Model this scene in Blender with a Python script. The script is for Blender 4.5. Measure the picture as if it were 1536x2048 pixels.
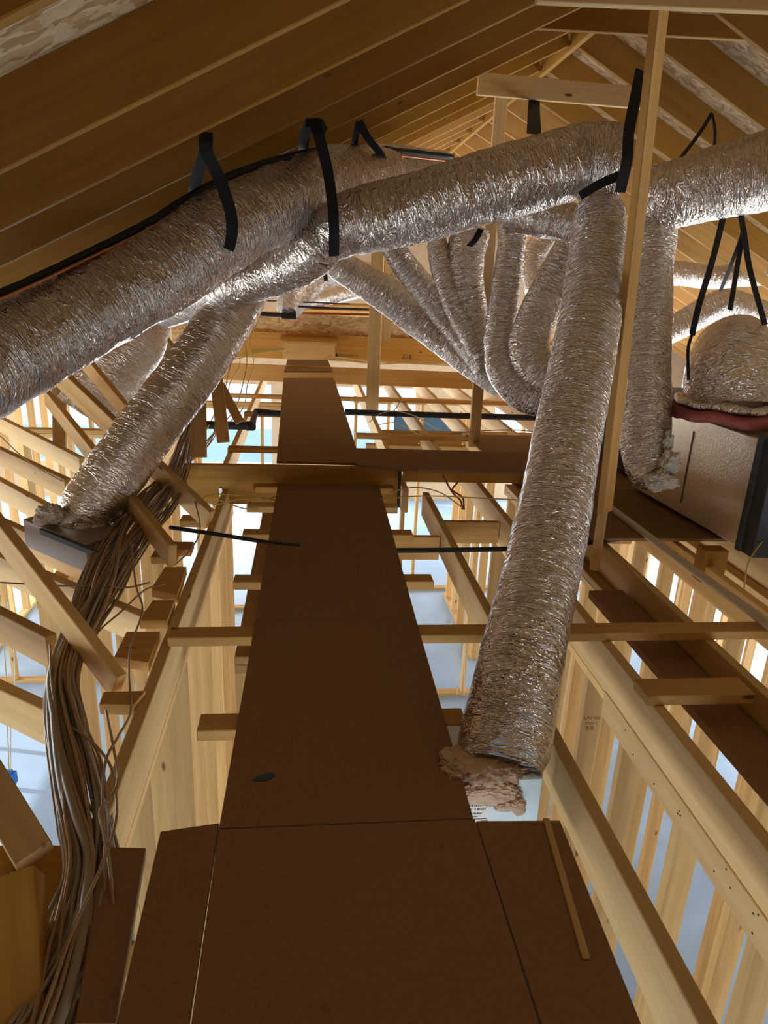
import bpy, bmesh, math, random
from mathutils import Vector, Matrix, noise
random.seed(7)
for o in list(bpy.data.objects): bpy.data.objects.remove(o)
S = bpy.context.scene
COL = S.collection
# ------------------------------------------------------------------ camera
F, PX, PY, VPX, VPY, RO, H = 1400., 768., 1024., 618., 545., .045, 1.3
_fy = Vector((VPX-PX, -(VPY-PY), -F)).normalized()
_up = Vector((1, -RO, 0)).cross(_fy).normalized()
if _up.y < 0: _up = -_up
_xx = _fy.cross(_up)
M3 = Matrix((_xx, _fy, _up))
CAM = Vector((0, 0, H))
cd = bpy.data.cameras.new('camera'); cam = bpy.data.objects.new('camera', cd); COL.objects.link(cam)
cd.sensor_fit = 'VERTICAL'; cd.sensor_height = 36; cd.lens = 36*F/2048; cd.clip_start = .02
cam.matrix_world = Matrix.Translation(CAM) @ M3.to_4x4()
S.camera = cam
S.view_settings.view_transform = 'Standard'; S.view_settings.look = 'None'
S.view_settings.gamma = 1; S.view_settings.use_curve_mapping = False
S.view_settings.exposure = -.72
S.cycles.diffuse_bounces = 7; S.cycles.max_bounces = 10; S.cycles.glossy_bounces = 4
S.cycles.sample_clamp_indirect = 8; S.cycles.caustics_reflective = False
# ------------------------------------------------------------------ daylight
w = bpy.data.worlds.new('world'); S.world = w; w.use_nodes = True
w.node_tree.nodes['Background'].inputs[0].default_value = (.62, .80, 1, 1)
w.node_tree.nodes['Background'].inputs[1].default_value = 3.0
FLOOR = -3.0
def area(name, loc, target, sx, sy, power, col):
    l = bpy.data.lights.new(name, 'AREA'); l.shape = 'RECTANGLE'; l.size = sx; l.size_y = sy
    l.energy = power; l.color = col
    o = bpy.data.objects.new(name, l); COL.objects.link(o); o.location = loc
    o.rotation_euler = (Vector(target)-Vector(loc)).to_track_quat('-Z', 'Y').to_euler()
    return o
DAY = (.88, .94, 1.0)
# area lamps as sky light at the window openings; the back pair is added fill
WIN = []   # (wall, centre along wall, width, z0, z1)
WALLX = {'left': -6.5, 'right': 7.5}; WALLY = {'front': 13.5, 'back': -4.0}
SKYP = 42
for a, wd in ((-4.6, 1.6), (-1.6, 1.8), (1.2, 1.8), (4.6, 1.8)):
    WIN.append(('front', a, wd, -2.3, -.75)); area('window_and_fill_light', (a, WALLY['front']-.02, -1.5), (a, 5, -3.0), wd, 1.5, SKYP*6, DAY)
for a, wd, kl, kr in ((2.6, 2.0, 6, 9), (6.2, 2.2, 11, 12), (10.2, 1.8, 10, 12)):
    WIN.append(('left', a, wd, -2.5, -.75)); area('window_and_fill_light', (WALLX['left']+.02, a, -1.6), (0, a, -3.0), wd, 1.7, SKYP*kl, DAY)
    WIN.append(('right', a, 3.2, -2.5, -.75)); area('window_and_fill_light', (WALLX['right']-.02, a, -1.6), (2, a, -3.0), 3.2, 1.7, SKYP*kr, DAY)


for a, wd in ((-2.6, 2.4), (2.6, 2.4)):  # unseen back openings with lamps, added to brighten the camera-facing stud faces
    WIN.append(('back', a, wd, -2.6, -.75)); area('window_and_fill_light', (a, WALLY['back']+.02, -1.65), (a, 2, -2.2), wd, 1.8, SKYP*5, DAY)
sl = bpy.data.lights.new('sun', 'SUN'); sl.energy = 9; sl.color = (1, .95, .86); sl.angle = .01
so = bpy.data.objects.new('sun', sl); COL.objects.link(so); so.rotation_euler = Vector((.9, -.2, -.38)).to_track_quat('-Z', 'Y').to_euler()
# ------------------------------------------------------------------ helpers: pixel on a known plane -> metres
def ray(u, v): return M3 @ Vector(((u-PX)/F, -(v-PY)/F, -1))
def atz(u, v, z): r = ray(u, v); return CAM + r*((z-H)/r.z)
def aty(u, v, y): r = ray(u, v); return CAM + r*(y/r.y)
def atx(u, v, x): r = ray(u, v); return CAM + r*(x/r.x)
def atd(u, v, d): return CAM + ray(u, v)*d

# ------------------------------------------------------------------ materials
def newmat(name):
    m = bpy.data.materials.new(name); m.use_nodes = True
    nt = m.node_tree; b = nt.nodes['Principled BSDF']
    return m, nt, b
def ramp(nt, stops):
    r = nt.nodes.new('ShaderNodeValToRGB'); e = r.color_ramp.elements
    while len(e) < len(stops): e.new(.5)
    for k, (p, c) in enumerate(stops):
        e[k].position = p; e[k].color = (*c, 1)
    return r
def mapping(nt, scale, rnd=True):
    tc = nt.nodes.new('ShaderNodeTexCoord'); mp = nt.nodes.new('ShaderNodeMapping')
    mp.inputs['Scale'].default_value = scale
    if rnd:
        oi = nt.nodes.new('ShaderNodeObjectInfo'); mul = nt.nodes.new('ShaderNodeVectorMath'); mul.operation = 'SCALE'
        cx = nt.nodes.new('ShaderNodeCombineXYZ')
        for k in range(3): nt.links.new(oi.outputs['Random'], cx.inputs[k])
        mul.inputs['Scale'].default_value = 37.0
        nt.links.new(cx.outputs[0], mul.inputs[0])
        ad = nt.nodes.new('ShaderNodeVectorMath'); ad.operation = 'ADD'
        nt.links.new(tc.outputs['Object'], ad.inputs[0]); nt.links.new(mul.outputs[0], ad.inputs[1])
        nt.links.new(ad.outputs[0], mp.inputs[0])
    else: nt.links.new(tc.outputs['Object'], mp.inputs[0])
    return mp
def noise_n(nt, vec, scale=1, detail=4, rough=.6, dist=0):
    n = nt.nodes.new('ShaderNodeTexNoise'); n.inputs['Scale'].default_value = scale
    n.inputs['Detail'].default_value = detail; n.inputs['Roughness'].default_value = rough; n.inputs['Distortion'].default_value = dist
    nt.links.new(vec, n.inputs['Vector']); return n
def mixc(nt, fac, a, b, mode='MIX'):
    m = nt.nodes.new('ShaderNodeMix'); m.data_type = 'RGBA'; m.blend_type = mode
    if isinstance(fac, (int, float)): m.inputs[0].default_value = fac
    else: nt.links.new(fac, m.inputs[0])
    for k, x in ((6, a), (7, b)):
        if isinstance(x, tuple): m.inputs[k].default_value = (*x, 1)
        else: nt.links.new(x, m.inputs[k])
    return m.outputs[2]
def wood(name, light, dark, var=.25, rough=.75, knots=True):
    m, nt, b = newmat(name)
    mp = mapping(nt, (1.2, 26, 26))
    n1 = noise_n(nt, mp.outputs[0], 1, 5, .6, .6)
    r1 = ramp(nt, [(.3, dark), (.62, light)])
    nt.links.new(n1.outputs[0], r1.inputs[0])
    mp2 = mapping(nt, (.35, 1.2, 1.2)); n2 = noise_n(nt, mp2.outputs[0], 2.0, 3)
    c = mixc(nt, n2.outputs[0], r1.outputs[0], mixc(nt, .5, r1.outputs[0], dark))
    oi = nt.nodes.new('ShaderNodeObjectInfo'); hsv = nt.nodes.new('ShaderNodeHueSaturation')
    mr = nt.nodes.new('ShaderNodeMapRange'); mr.inputs[3].default_value = 1-var; mr.inputs[4].default_value = 1+var*.5
    nt.links.new(oi.outputs['Random'], mr.inputs[0]); nt.links.new(mr.outputs[0], hsv.inputs['Value'])
    nt.links.new(c, hsv.inputs['Color']); c = hsv.outputs[0]
    if knots:
        mp3 = mapping(nt, (1.6, 4.5, 4.5)); v = nt.nodes.new('ShaderNodeTexVoronoi'); v.inputs['Scale'].default_value = 1.5
        nt.links.new(mp3.outputs[0], v.inputs['Vector'])
        r3 = ramp(nt, [(.045, (1, 1, 1)), (.085, (0, 0, 0))]); nt.links.new(v.outputs['Distance'], r3.inputs[0])
        c = mixc(nt, r3.outputs[0], c, (.16, .07, .025))
    nt.links.new(c, b.inputs['Base Color']); b.inputs['Roughness'].default_value = rough
    b.inputs['Specular IOR Level'].default_value = .25
    bp = nt.nodes.new('ShaderNodeBump'); bp.inputs['Strength'].default_value = .25; bp.inputs['Distance'].default_value = .002
    nt.links.new(n1.outputs[0], bp.inputs['Height']); nt.links.new(bp.outputs[0], b.inputs['Normal'])
    return m
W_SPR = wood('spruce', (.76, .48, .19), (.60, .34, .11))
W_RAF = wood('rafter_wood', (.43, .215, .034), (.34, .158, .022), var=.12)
W_ORG = wood('orange_spruce', (.66, .39, .13), (.54, .29, .085), var=.15)
W_PALE = wood('pale_spruce', (.80, .56, .26), (.66, .42, .165))
W_STUD = wood('stud_wood', (.76, .51, .22), (.56, .33, .12), var=.38)
W_LVL = wood('laminated_beam', (.66, .37, .09), (.48, .24, .05), knots=True)
def osb(name, a, b_, c_):
    m, nt, b = newmat(name)
    mp = mapping(nt, (9, 22, 20)); n0 = noise_n(nt, mp.outputs[0], .6, 2)
    v = nt.nodes.new('ShaderNodeTexVoronoi'); v.inputs['Scale'].default_value = 1.6
    ad = nt.nodes.new('ShaderNodeVectorMath'); ad.operation = 'MULTIPLY_ADD'
    nt.links.new(n0.outputs['Color'], ad.inputs[0]); ad.inputs[1].default_value = (2.5, 2.5, 2.5); nt.links.new(mp.outputs[0], ad.inputs[2])
    nt.links.new(ad.outputs[0], v.inputs['Vector'])
    sp = nt.nodes.new('ShaderNodeSeparateColor'); nt.links.new(v.outputs['Color'], sp.inputs[0])
    r = ramp(nt, [(.0, a), (.45, b_), (1, c_)]); nt.links.new(sp.outputs[0], r.inputs[0])
    nt.links.new(r.outputs[0], b.inputs['Base Color']); b.inputs['Roughness'].default_value = .8
    bp = nt.nodes.new('ShaderNodeBump'); bp.inputs['Strength'].default_value = .5; bp.inputs['Distance'].default_value = .003
    nt.links.new(sp.outputs[1], bp.inputs['Height']); nt.links.new(bp.outputs[0], b.inputs['Normal'])
    return m
W_OSB = osb('strand_board', (.42, .24, .10), (.62, .42, .21), (.78, .60, .36))
def deckmat():
    m, nt, b = newmat('particle_board')
    mp = mapping(nt, (1, 1, 1)); n1 = noise_n(nt, mp.outputs[0], 120, 3); n2 = noise_n(nt, mp.outputs[0], 2.2, 4)
    r = ramp(nt, [(.3, (.225, .125, .058)), (.7, (.30, .175, .085))]); nt.links.new(n1.outputs[0], r.inputs[0])
    c = mixc(nt, n2.outputs[0], r.outputs[0], (.26, .152, .075))
    n3 = noise_n(nt, mp.outputs[0], 14, 2); r3 = ramp(nt, [(.70, (0, 0, 0)), (.75, (1, 1, 1))]); nt.links.new(n3.outputs[0], r3.inputs[0])
    c = mixc(nt, r3.outputs[0], c, (.22, .13, .07))
    nt.links.new(c, b.inputs['Base Color']); b.inputs['Roughness'].default_value = .8; b.inputs['Specular IOR Level'].default_value = .2
    bp = nt.nodes.new('ShaderNodeBump'); bp.inputs['Strength'].default_value = .3; bp.inputs['Distance'].default_value = .001
    nt.links.new(n1.outputs[0], bp.inputs['Height']); nt.links.new(bp.outputs[0], b.inputs['Normal'])
    return m
W_DECK = deckmat()
def foil(name, col=(.72, .65, .57), rough=.15, k=1.0):
    m, nt, b = newmat(name)
    at = nt.nodes.new('ShaderNodeAttribute'); at.attribute_name = 'duct_co'
    def mp(s):
        x = nt.nodes.new('ShaderNodeVectorMath'); x.operation = 'MULTIPLY'; x.inputs[1].default_value = s
        nt.links.new(at.outputs['Vector'], x.inputs[0]); return x.outputs[0]
    n1 = noise_n(nt, mp((7, 7, 30)), 1, 2, .5, 1.0)            # long creases around the sleeve
    n2 = noise_n(nt, mp((18, 18, 76)), 1, 2, .5, 1.5)          # fine crumple
    n3 = noise_n(nt, mp((5, 5, 9)), 1, 2, .5, .4)
    def crest(n, pw):
        def mth(op, x, v):
            q = nt.nodes.new('ShaderNodeMath'); q.operation = op; nt.links.new(x, q.inputs[0])
            if v is not None: q.inputs[1].default_value = v
            return q.outputs[0]
        a = mth('ABSOLUTE', mth('SUBTRACT', n.outputs[0], .5), None)
        q = nt.nodes.new('ShaderNodeMath'); q.operation = 'SUBTRACT'; q.use_clamp = True; q.inputs[0].default_value = 1; nt.links.new(mth('MULTIPLY', a, 4.0), q.inputs[1])
        return mth('POWER', q.outputs[0], pw)
    b1 = nt.nodes.new('ShaderNodeBump'); b1.inputs['Strength'].default_value = 1.0*k; b1.inputs['Distance'].default_value = .0075
    nt.links.new(crest(n1, 4.0), b1.inputs['Height'])
    b2 = nt.nodes.new('ShaderNodeBump'); b2.inputs['Strength'].default_value = .9*k; b2.inputs['Distance'].default_value = .0028
    nt.links.new(crest(n2, 3.5), b2.inputs['Height']); nt.links.new(b1.outputs[0], b2.inputs['Normal'])
    b3 = nt.nodes.new('ShaderNodeBump'); b3.inputs['Strength'].default_value = .5*k; b3.inputs['Distance'].default_value = .04
    nt.links.new(n3.outputs[0], b3.inputs['Height']); nt.links.new(b2.outputs[0], b3.inputs['Normal'])
    nt.links.new(b3.outputs[0], b.inputs['Normal'])
    b.inputs['Base Color'].default_value = (*col, 1); b.inputs['Metallic'].default_value = 1.0
    r = nt.nodes.new('ShaderNodeMapRange'); r.inputs[3].default_value = rough; r.inputs[4].default_value = rough+.18
    nt.links.new(n3.outputs[0], r.inputs[0]); nt.links.new(r.outputs[0], b.inputs['Roughness'])
    return m
FOIL = foil('foil_sleeve')
FOIL_SM = foil('smooth_foil_sleeve', rough=.15, k=.5)
def plain(name, col, rough=.6, metal=0, spec=.4, bump=0, scale=60, var=.0):
    m, nt, b = newmat(name)
    b.inputs['Base Color'].default_value = (*col, 1); b.inputs['Roughness'].default_value = rough
    b.inputs['Metallic'].default_value = metal; b.inputs['Specular IOR Level'].default_value = spec
    mp = mapping(nt, (1, 1, 1)); n = noise_n(nt, mp.outputs[0], scale, 3)
    c = mixc(nt, n.outputs[0], tuple(x*(1-var-.06) for x in col), tuple(min(1, x*(1+var+.06)) for x in col))
    nt.links.new(c, b.inputs['Base Color'])
    if bump:
        bp = nt.nodes.new('ShaderNodeBump'); bp.inputs['Strength'].default_value = .8; bp.inputs['Distance'].default_value = bump
        nt.links.new(n.outputs[0], bp.inputs['Height']); nt.links.new(bp.outputs[0], b.inputs['Normal'])
    return m
STRAP = plain('black_webbing', (.008, .008, .009), .7, bump=.001, scale=400)
BLACK = plain('black_rubber', (.012, .012, .013), .5)
CAB_Y = plain('yellow_cable_jacket', (.62, .47, .12), .5)
CAB_G = plain('grey_cable_jacket', (.30, .25, .19), .45)
CAB_B = plain('brown_cable_jacket', (.36, .23, .12), .45)
CAB_W = plain('white_cable_jacket', (.72, .66, .52), .5)
CAB_R = plain('red_cable_jacket', (.32, .06, .03), .5)
COPPER = plain('copper', (.55, .22, .10), .35, metal=.8)
GALV = plain('galvanised_steel', (.62, .68, .64), .38, metal=.55, scale=30, var=.1)
SHADEM = plain('shade_brown_metal', (.30, .25, .20), .45, metal=.5)  # boot metal with its shade put into a darker, browner colour
GREYM = plain('dark_grey_sheet_metal', (.055, .062, .07), .55, metal=.3)
MESHF = plain('quilted_foil_facing', (.80, .70, .57), .38, metal=.75, bump=.004, scale=70)
PINK = plain('pink_fibreglass', (.55, .25, .19), .95, bump=.012, scale=50, var=.25)
PINKD = plain('rose_fibreglass', (.42, .12, .11), .95, bump=.012, scale=60, var=.25)
BEIGEF = plain('beige_fibreglass', (.62, .44, .30), .95, bump=.012, scale=50, var=.25)
WHITEF = plain('white_fibreglass', (.78, .74, .66), .95, bump=.012, scale=60, var=.1)
WPIPE = plain('white_plastic_pipe', (.62, .58, .55), .4)
BLUE = plain('blue_plastic', (.02, .20, .75), .4)
TEAL = plain('dark_teal_plastic', (.03, .07, .10), .5)
LABELM = plain('printed_paper', (.80, .77, .68), .7)
INK = plain('black_ink', (.02, .017, .015), .8)
INKB = plain('brown_stamp_ink', (.16, .08, .035), .9)
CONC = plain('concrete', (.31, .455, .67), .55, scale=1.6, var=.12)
SHEATH = plain('outer_sheathing', (.55, .40, .24), .8, scale=8, var=.1)

# ------------------------------------------------------------------ builders
def link(name, me, mat, parent=None, mw=None):
    o = bpy.data.objects.new(name, me); COL.objects.link(o)
    if mat and not me.materials: me.materials.append(mat)
    if mw is None: mw = Matrix.Identity(4)
    if parent is not None:
        o.parent = parent; o.matrix_basis = Matrix.Translation(-parent.location) @ mw if parent.type == 'EMPTY' else parent_inv(parent) @ mw
    else: o.matrix_basis = mw
    return o
def parent_inv(p):
    m = p.matrix_basis.copy(); q = p.parent
    while q is not None: m = q.matrix_basis @ m; q = q.parent
    return m.inverted()
def tag(o, label=None, cat=None, group=None, kind=None):
    if label: o['label'] = label
    if cat: o['category'] = cat
    if group: o['group'] = group
    if kind: o['kind'] = kind
    return o
def empty(name, loc, label, cat, group=None):
    o = bpy.data.objects.new(name, None); COL.objects.link(o); o.location = loc; o.empty_display_size = .1
    return tag(o, label, cat, group)
def basis(p0, p1, face):
    x = (p1-p0).normalized(); f = Vector(face); y = (f - x*f.dot(x)).normalized(); z = x.cross(y)
    m = Matrix((x, y, z)).transposed().to_4x4(); m.translation = (p0+p1)/2; return m
def boxmesh(sx, sy, sz, bev=.003):
    bm = bmesh.new(); bmesh.ops.create_cube(bm, size=1)
    for v in bm.verts: v.co = Vector((v.co.x*sx, v.co.y*sy, v.co.z*sz))
    if bev: bmesh.ops.bevel(bm, geom=bm.edges[:], offset=min(bev, sx/4, sy/4, sz/4), segments=1, affect='EDGES')
    me = bpy.data.meshes.new('board'); bm.to_mesh(me); bm.free(); return me
def board(name, p0, p1, wd, th, face, mat, parent=None, bev=.003):
    """a sawn board from p0 to p1: wide dimension wd along `face`, thickness th; p0-p1 is its centre line"""
    p0 = Vector(p0); p1 = Vector(p1)
    return link(name, boxmesh((p1-p0).length, wd, th, bev), mat, parent, basis(p0, p1, face))
def bx(name, a, b, mat, parent=None, bev=.003):
    a = Vector(a); b = Vector(b); m = Matrix.Translation((a+b)/2); d = b-a
    return link(name, boxmesh(abs(d.x), abs(d.y), abs(d.z), bev), mat, parent, m)
def slab(name, pts, ztop, th, mat, parent=None, bev=.002):
    """a flat panel with the given outline (x, y)"""
    c = Vector((sum(p[0] for p in pts)/len(pts), sum(p[1] for p in pts)/len(pts), ztop))
    bm = bmesh.new(); vs = [bm.verts.new((p[0]-c.x, p[1]-c.y, 0)) for p in pts]
    f = bm.faces.new(vs); f.normal_update()
    if f.normal.z < 0: f.normal_flip()
    r = bmesh.ops.extrude_face_region(bm, geom=[f])
    for v in r['geom']:
        if isinstance(v, bmesh.types.BMVert): v.co.z -= th
    bmesh.ops.recalc_face_normals(bm, faces=bm.faces[:])
    if bev: bmesh.ops.bevel(bm, geom=bm.edges[:], offset=bev, segments=1, affect='EDGES')
    me = bpy.data.meshes.new(name); bm.to_mesh(me); bm.free()
    return link(name, me, mat, parent, Matrix.Translation(c))
def spline(pts, n):
    """Catmull-Rom through tuples (Vector, radius); n samples"""
    P = [pts[0]] + list(pts) + [pts[-1]]
    P = [(Vector(p), r) for p, r in P]
    P[0] = (P[1][0]*2-P[2][0], P[1][1]); P[-1] = (P[-2][0]*2-P[-3][0], P[-2][1])
    out = []; m = len(pts)-1
    seg = [(P[i+2][0]-P[i+1][0]).length for i in range(m)]; tot = sum(seg)
    for k in range(n+1):
        d = tot*k/n; i = 0
        while i < m-1 and d > seg[i]: d -= seg[i]; i += 1
        t = min(1, d/max(seg[i], 1e-6))
        a, b, c, e = (P[i+j][0] for j in range(4)); ra, rb = P[i+1][1], P[i+2][1]
        q = .5*((2*b)+(c-a)*t+(2*a-5*b+4*c-e)*t*t+(3*b-a-3*c+e)*t**3)
        s = t*t*(3-2*t)
        out.append((q, ra+(rb-ra)*s))
    return out
def tube(name, pts, mat, parent=None, sides=8, step=.03, wob=0., cap=True, attr=False, lump=0., seed=0, squash=None, smooth=True, pinch=()):
    L = sum((Vector(pts[i+1][0])-Vector(pts[i][0])).length for i in range(len(pts)-1))
    n = max(3, int(L/step)); sp = spline(pts, n)
    org = sp[len(sp)//2][0].copy()
    bm = bmesh.new(); cos = []; prevx = None; s = 0; rings = []
    for k, (p, r) in enumerate(sp):
        t = (sp[min(k+1, n)][0]-sp[max(k-1, 0)][0]).normalized()
        if prevx is None: x = t.orthogonal().normalized()
        else: x = (prevx - t*prevx.dot(t)).normalized()
        prevx = x; y = t.cross(x)
        if k: s += (p-sp[k-1][0]).length
        ring = []
        pf = 1.0
        for (ps, pw, pa) in pinch: pf -= pa*math.exp(-((s/L-ps)/pw)**2)
        for j in range(sides):
            a = 2*math.pi*j/sides; ca, sa = math.cos(a), math.sin(a)
            rr = r*pf
            if lump:
                rr *= 1 + lump*noise.noise(Vector((ca*1.2+seed, sa*1.2, s*3.0))) + lump*.55*noise.noise(Vector((ca*2.2, sa*2.2+seed, s*16))) \
                      + lump*.30*(1-2*abs(noise.noise(Vector((ca*3.2, sa*3.2+seed, s*34)))))
            if wob: rr *= 1+wob*noise.noise(Vector((ca, sa, s*20+seed)))
            off = x*ca*rr+y*sa*rr
            if squash: off.z *= squash
            v = bm.verts.new(p+off-org); ring.append(v); cos.append((ca*r, sa*r, s+seed*3.7))
        rings.append(ring)
    for k in range(len(rings)-1):
        for j in range(sides):
            bm.faces.new((rings[k][j], rings[k][(j+1) % sides], rings[k+1][(j+1) % sides], rings[k+1][j]))
    if cap: bm.faces.new(rings[0][::-1]); bm.faces.new(rings[-1])
    for f in bm.faces: f.smooth = smooth and len(f.verts) == 4
    me = bpy.data.meshes.new(name); bm.to_mesh(me); bm.free()
    if attr:
        at = me.attributes.new('duct_co', 'FLOAT_VECTOR', 'POINT')
        for i, c in enumerate(cos): at.data[i].vector = c
    return link(name, me, mat, parent, Matrix.Translation(org))
def ribbon(name, pts, wd, th, side, mat, parent=None):
    """a flat strap following pts; `side` is the direction of its width (a vector or one per point)"""
    n = max(6, len(pts)*8); sp = spline([(p, 0) for p in pts], n); org = sp[n//2][0].copy()
    bm = bmesh.new(); rings = []
    for k, (p, _) in enumerate(sp):
        t = (sp[min(k+1, n)][0]-sp[max(k-1, 0)][0]).normalized()
        sd = side if not isinstance(side, list) else side[0].lerp(side[1], k/n)
        x = (Vector(sd)-t*Vector(sd).dot(t)).normalized(); y = t.cross(x)
        rings.append([bm.verts.new(p-org+x*a*wd/2+y*b*th/2) for a, b in ((-1, -1), (1, -1), (1, 1), (-1, 1))])
    for k in range(n):
        for j in range(4): bm.faces.new((rings[k][j], rings[k][(j+1) % 4], rings[k+1][(j+1) % 4], rings[k+1][j]))
    bm.faces.new(rings[0][::-1]); bm.faces.new(rings[-1])
    me = bpy.data.meshes.new(name); bm.to_mesh(me); bm.free()
    return link(name, me, mat, parent, Matrix.Translation(org))
def writing(name, body, size, origin, xdir, ydir, mat, parent):
    """ink lettering lying on a surface (real outline geometry, 0.4 mm thick)"""
    c = bpy.data.curves.new(name, 'FONT'); c.body = body; c.size = size; c.extrude = .0004; c.align_x = 'CENTER'; c.align_y = 'CENTER'
    t = bpy.data.objects.new(name, c); COL.objects.link(t)
    dg = bpy.context.evaluated_depsgraph_get(); me = bpy.data.meshes.new_from_object(t.evaluated_get(dg))
    bpy.data.objects.remove(t); me.materials.clear()
    x = Vector(xdir).normalized(); y = Vector(ydir); y = (y-x*y.dot(x)).normalized(); z = x.cross(y)
    m = Matrix((x, y, z)).transposed().to_4x4(); m.translation = Vector(origin)
    return link(name, me, mat, parent, m)
def blob(name, c, r, mat, parent=None, seed=0, amp=.22, sub=5):
    bm = bmesh.new(); bmesh.ops.create_icosphere(bm, subdivisions=sub, radius=1)
    for v in bm.verts:
        d = v.co.normalized()
        f = 1+amp*noise.noise(d*1.7+Vector((seed, 0, 0)))+amp*.6*noise.noise(d*4.5+Vector((0, seed, 0)))+amp*.7*noise.noise(d*9+Vector((seed, seed, 0)))+amp*.4*noise.noise(d*20)
        v.co = Vector((d.x*r[0]*f, d.y*r[1]*f, d.z*r[2]*f))
    for f in bm.faces: f.smooth = True
    me = bpy.data.meshes.new(name); bm.to_mesh(me); bm.free()
    return link(name, me, mat, parent, Matrix.Translation(Vector(c)))
X, Y, Z = Vector((1, 0, 0)), Vector((0, 1, 0)), Vector((0, 0, 1))

# ================================================================== THE SETTING
fl = bx('floor', (-12, -8, FLOOR-.15), (13, 20, FLOOR), CONC, bev=0); tag(fl, 'pale blue-grey concrete slab floor of the storey below', 'floor', kind='structure')
def outer_wall(side):
    bm = bmesh.new(); ax = side in ('left', 'right')
    lo, hi = (-4.0, 13.5) if ax else (-6.5, 7.5)
    pos = WALLX[side] if ax else WALLY[side]
    ops = sorted([(a-wd/2, a+wd/2, z0, z1) for s, a, wd, z0, z1 in WIN if s == side])
    rects = []; x = lo; TOP = 1.2 if ax else 3.4
    for a0, a1, z0, z1 in ops:
        rects += [(x, a0, FLOOR, TOP), (a0, a1, FLOOR, z0), (a0, a1, z1, TOP)]; x = a1
    rects.append((x, hi, FLOOR, TOP))
    sgn = 1 if side in ('right', 'front') else -1
    for (a0, a1, z0, z1) in rects:
        m = Matrix.Translation(((pos+sgn*.07, (a0+a1)/2, (z0+z1)/2) if ax else ((a0+a1)/2, pos+sgn*.07, (z0+z1)/2)))
        r = bmesh.ops.create_cube(bm, size=1)
        for v in r['verts']:
            v.co = m @ Vector((v.co.x*(.1 if ax else a1-a0), v.co.y*(a1-a0 if ax else .1), v.co.z*(z1-z0)))
    me = bpy.data.meshes.new('wall'); bm.to_mesh(me); bm.free()
    return tag(link('wall_'+side, me, SHEATH), 'outer wall sheathing with window openings on the '+side+' side', 'wall', kind='structure')
for s in ('left', 'right', 'front', 'back'): outer_wall(s)
# roof
RX, RZ, SL = 1.73, 2.80, .50           # ridge (rafter undersides), slope 6 in 12
def roofz(x): return RZ-SL*abs(x-RX)
bm = bmesh.new()
for s in (-1, 1):
    for y0, y1 in ((-4.2, 14.5),):
        L = 8.35; zt = .2135
        q = [(RX, y0, RZ+zt), (RX+s*L, y0, RZ+zt-L*SL), (RX+s*L, y1, RZ+zt-L*SL), (RX, y1, RZ+zt)]
        lo = [bm.verts.new(p) for p in q]; hi = [bm.verts.new((p[0], p[1], p[2]+.02)) for p in q]
        bm.faces.new(lo); bm.faces.new(hi[::-1])
        for k in range(4): bm.faces.new((lo[k], hi[k], hi[(k+1) % 4], lo[(k+1) % 4]))
bmesh.ops.recalc_face_normals(bm, faces=bm.faces[:])
me = bpy.data.meshes.new('ceiling'); bm.to_mesh(me); bm.free()
tag(link('ceiling', me, W_OSB), 'strand board sheathing lying over the sloping rafters', 'roof sheathing', kind='structure')

# ------------------------------------------------------------------ ridge and rafters
rb = board('ridge_board', (RX, -.5, RZ+.09), (RX, 13.4, RZ+.09), .235, .038, Z, W_RAF)
tag(rb, 'long ridge board at the peak where both rafter rows meet', 'ridge board')
ys = [.37+.61*k for k in range(22)]   # 2 ft spacing
ORD = ['first', 'second', 'third', 'fourth', 'fifth', 'sixth', 'seventh', 'eighth', 'ninth', 'tenth', 'eleventh', 'twelfth', 'thirteenth', 'fourteenth', 'fifteenth', 'sixteenth', 'seventeenth', 'eighteenth', 'nineteenth', 'twentieth', 'twenty-first', 'twenty-second']
cs = math.cos(math.atan(SL)); dep = .19
rl = rr_ = 0
for k, y in enumerate(ys):
    if y < 1.5: continue
    if k == 2: y = 1.46
    far = y > 7  # far rafters use lighter wood: the stronger light there is put into colour
    for s in (-1, 1):
        L = 6.6 if s < 0 else 6.0
        if s < 0: L = 5.6
        a = Vector((RX+s*.02, y, RZ)); b = Vector((RX+s*L, y, RZ-SL*L)); up = Vector((-s*(-SL), 0, 1)).normalized()
        up = Vector((s*SL, 0, 1)).normalized()
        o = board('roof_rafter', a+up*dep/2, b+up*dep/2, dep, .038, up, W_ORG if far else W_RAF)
        if s < 0:
            tag(o, 'rafter on the slope over the largest duct, %s from the top corner' % ORD[rl], 'rafter', 'left roof rafters'); rl += 1
        else:
            tag(o, 'rafter on the slope over the plenum, %s one back' % ORD[rr_], 'rafter', 'right roof rafters'); rr_ += 1
# collar ties (flat boards nailed across the peak)
def tie(p, q, wd, label, mat=W_PALE):
    o = board('collar_tie', p, q, wd, .038, Z, mat); tag(o, label, 'collar tie', 'collar ties under the ridge'); return o
tie(aty(1057, 34, 4.18), aty(1490, 59, 4.18), .105, 'brown collar tie high under the peak, nearest the camera side', W_RAF)
tie(aty(955, 168, 5.02), aty(1300, 198, 5.02), .125, 'pale collar tie below the peak that a black strap loops over')
tie(aty(1075, -42, 2.75), aty(1600, -18, 2.75), .14, 'pale board crossing at the very top above the tall post')
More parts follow.
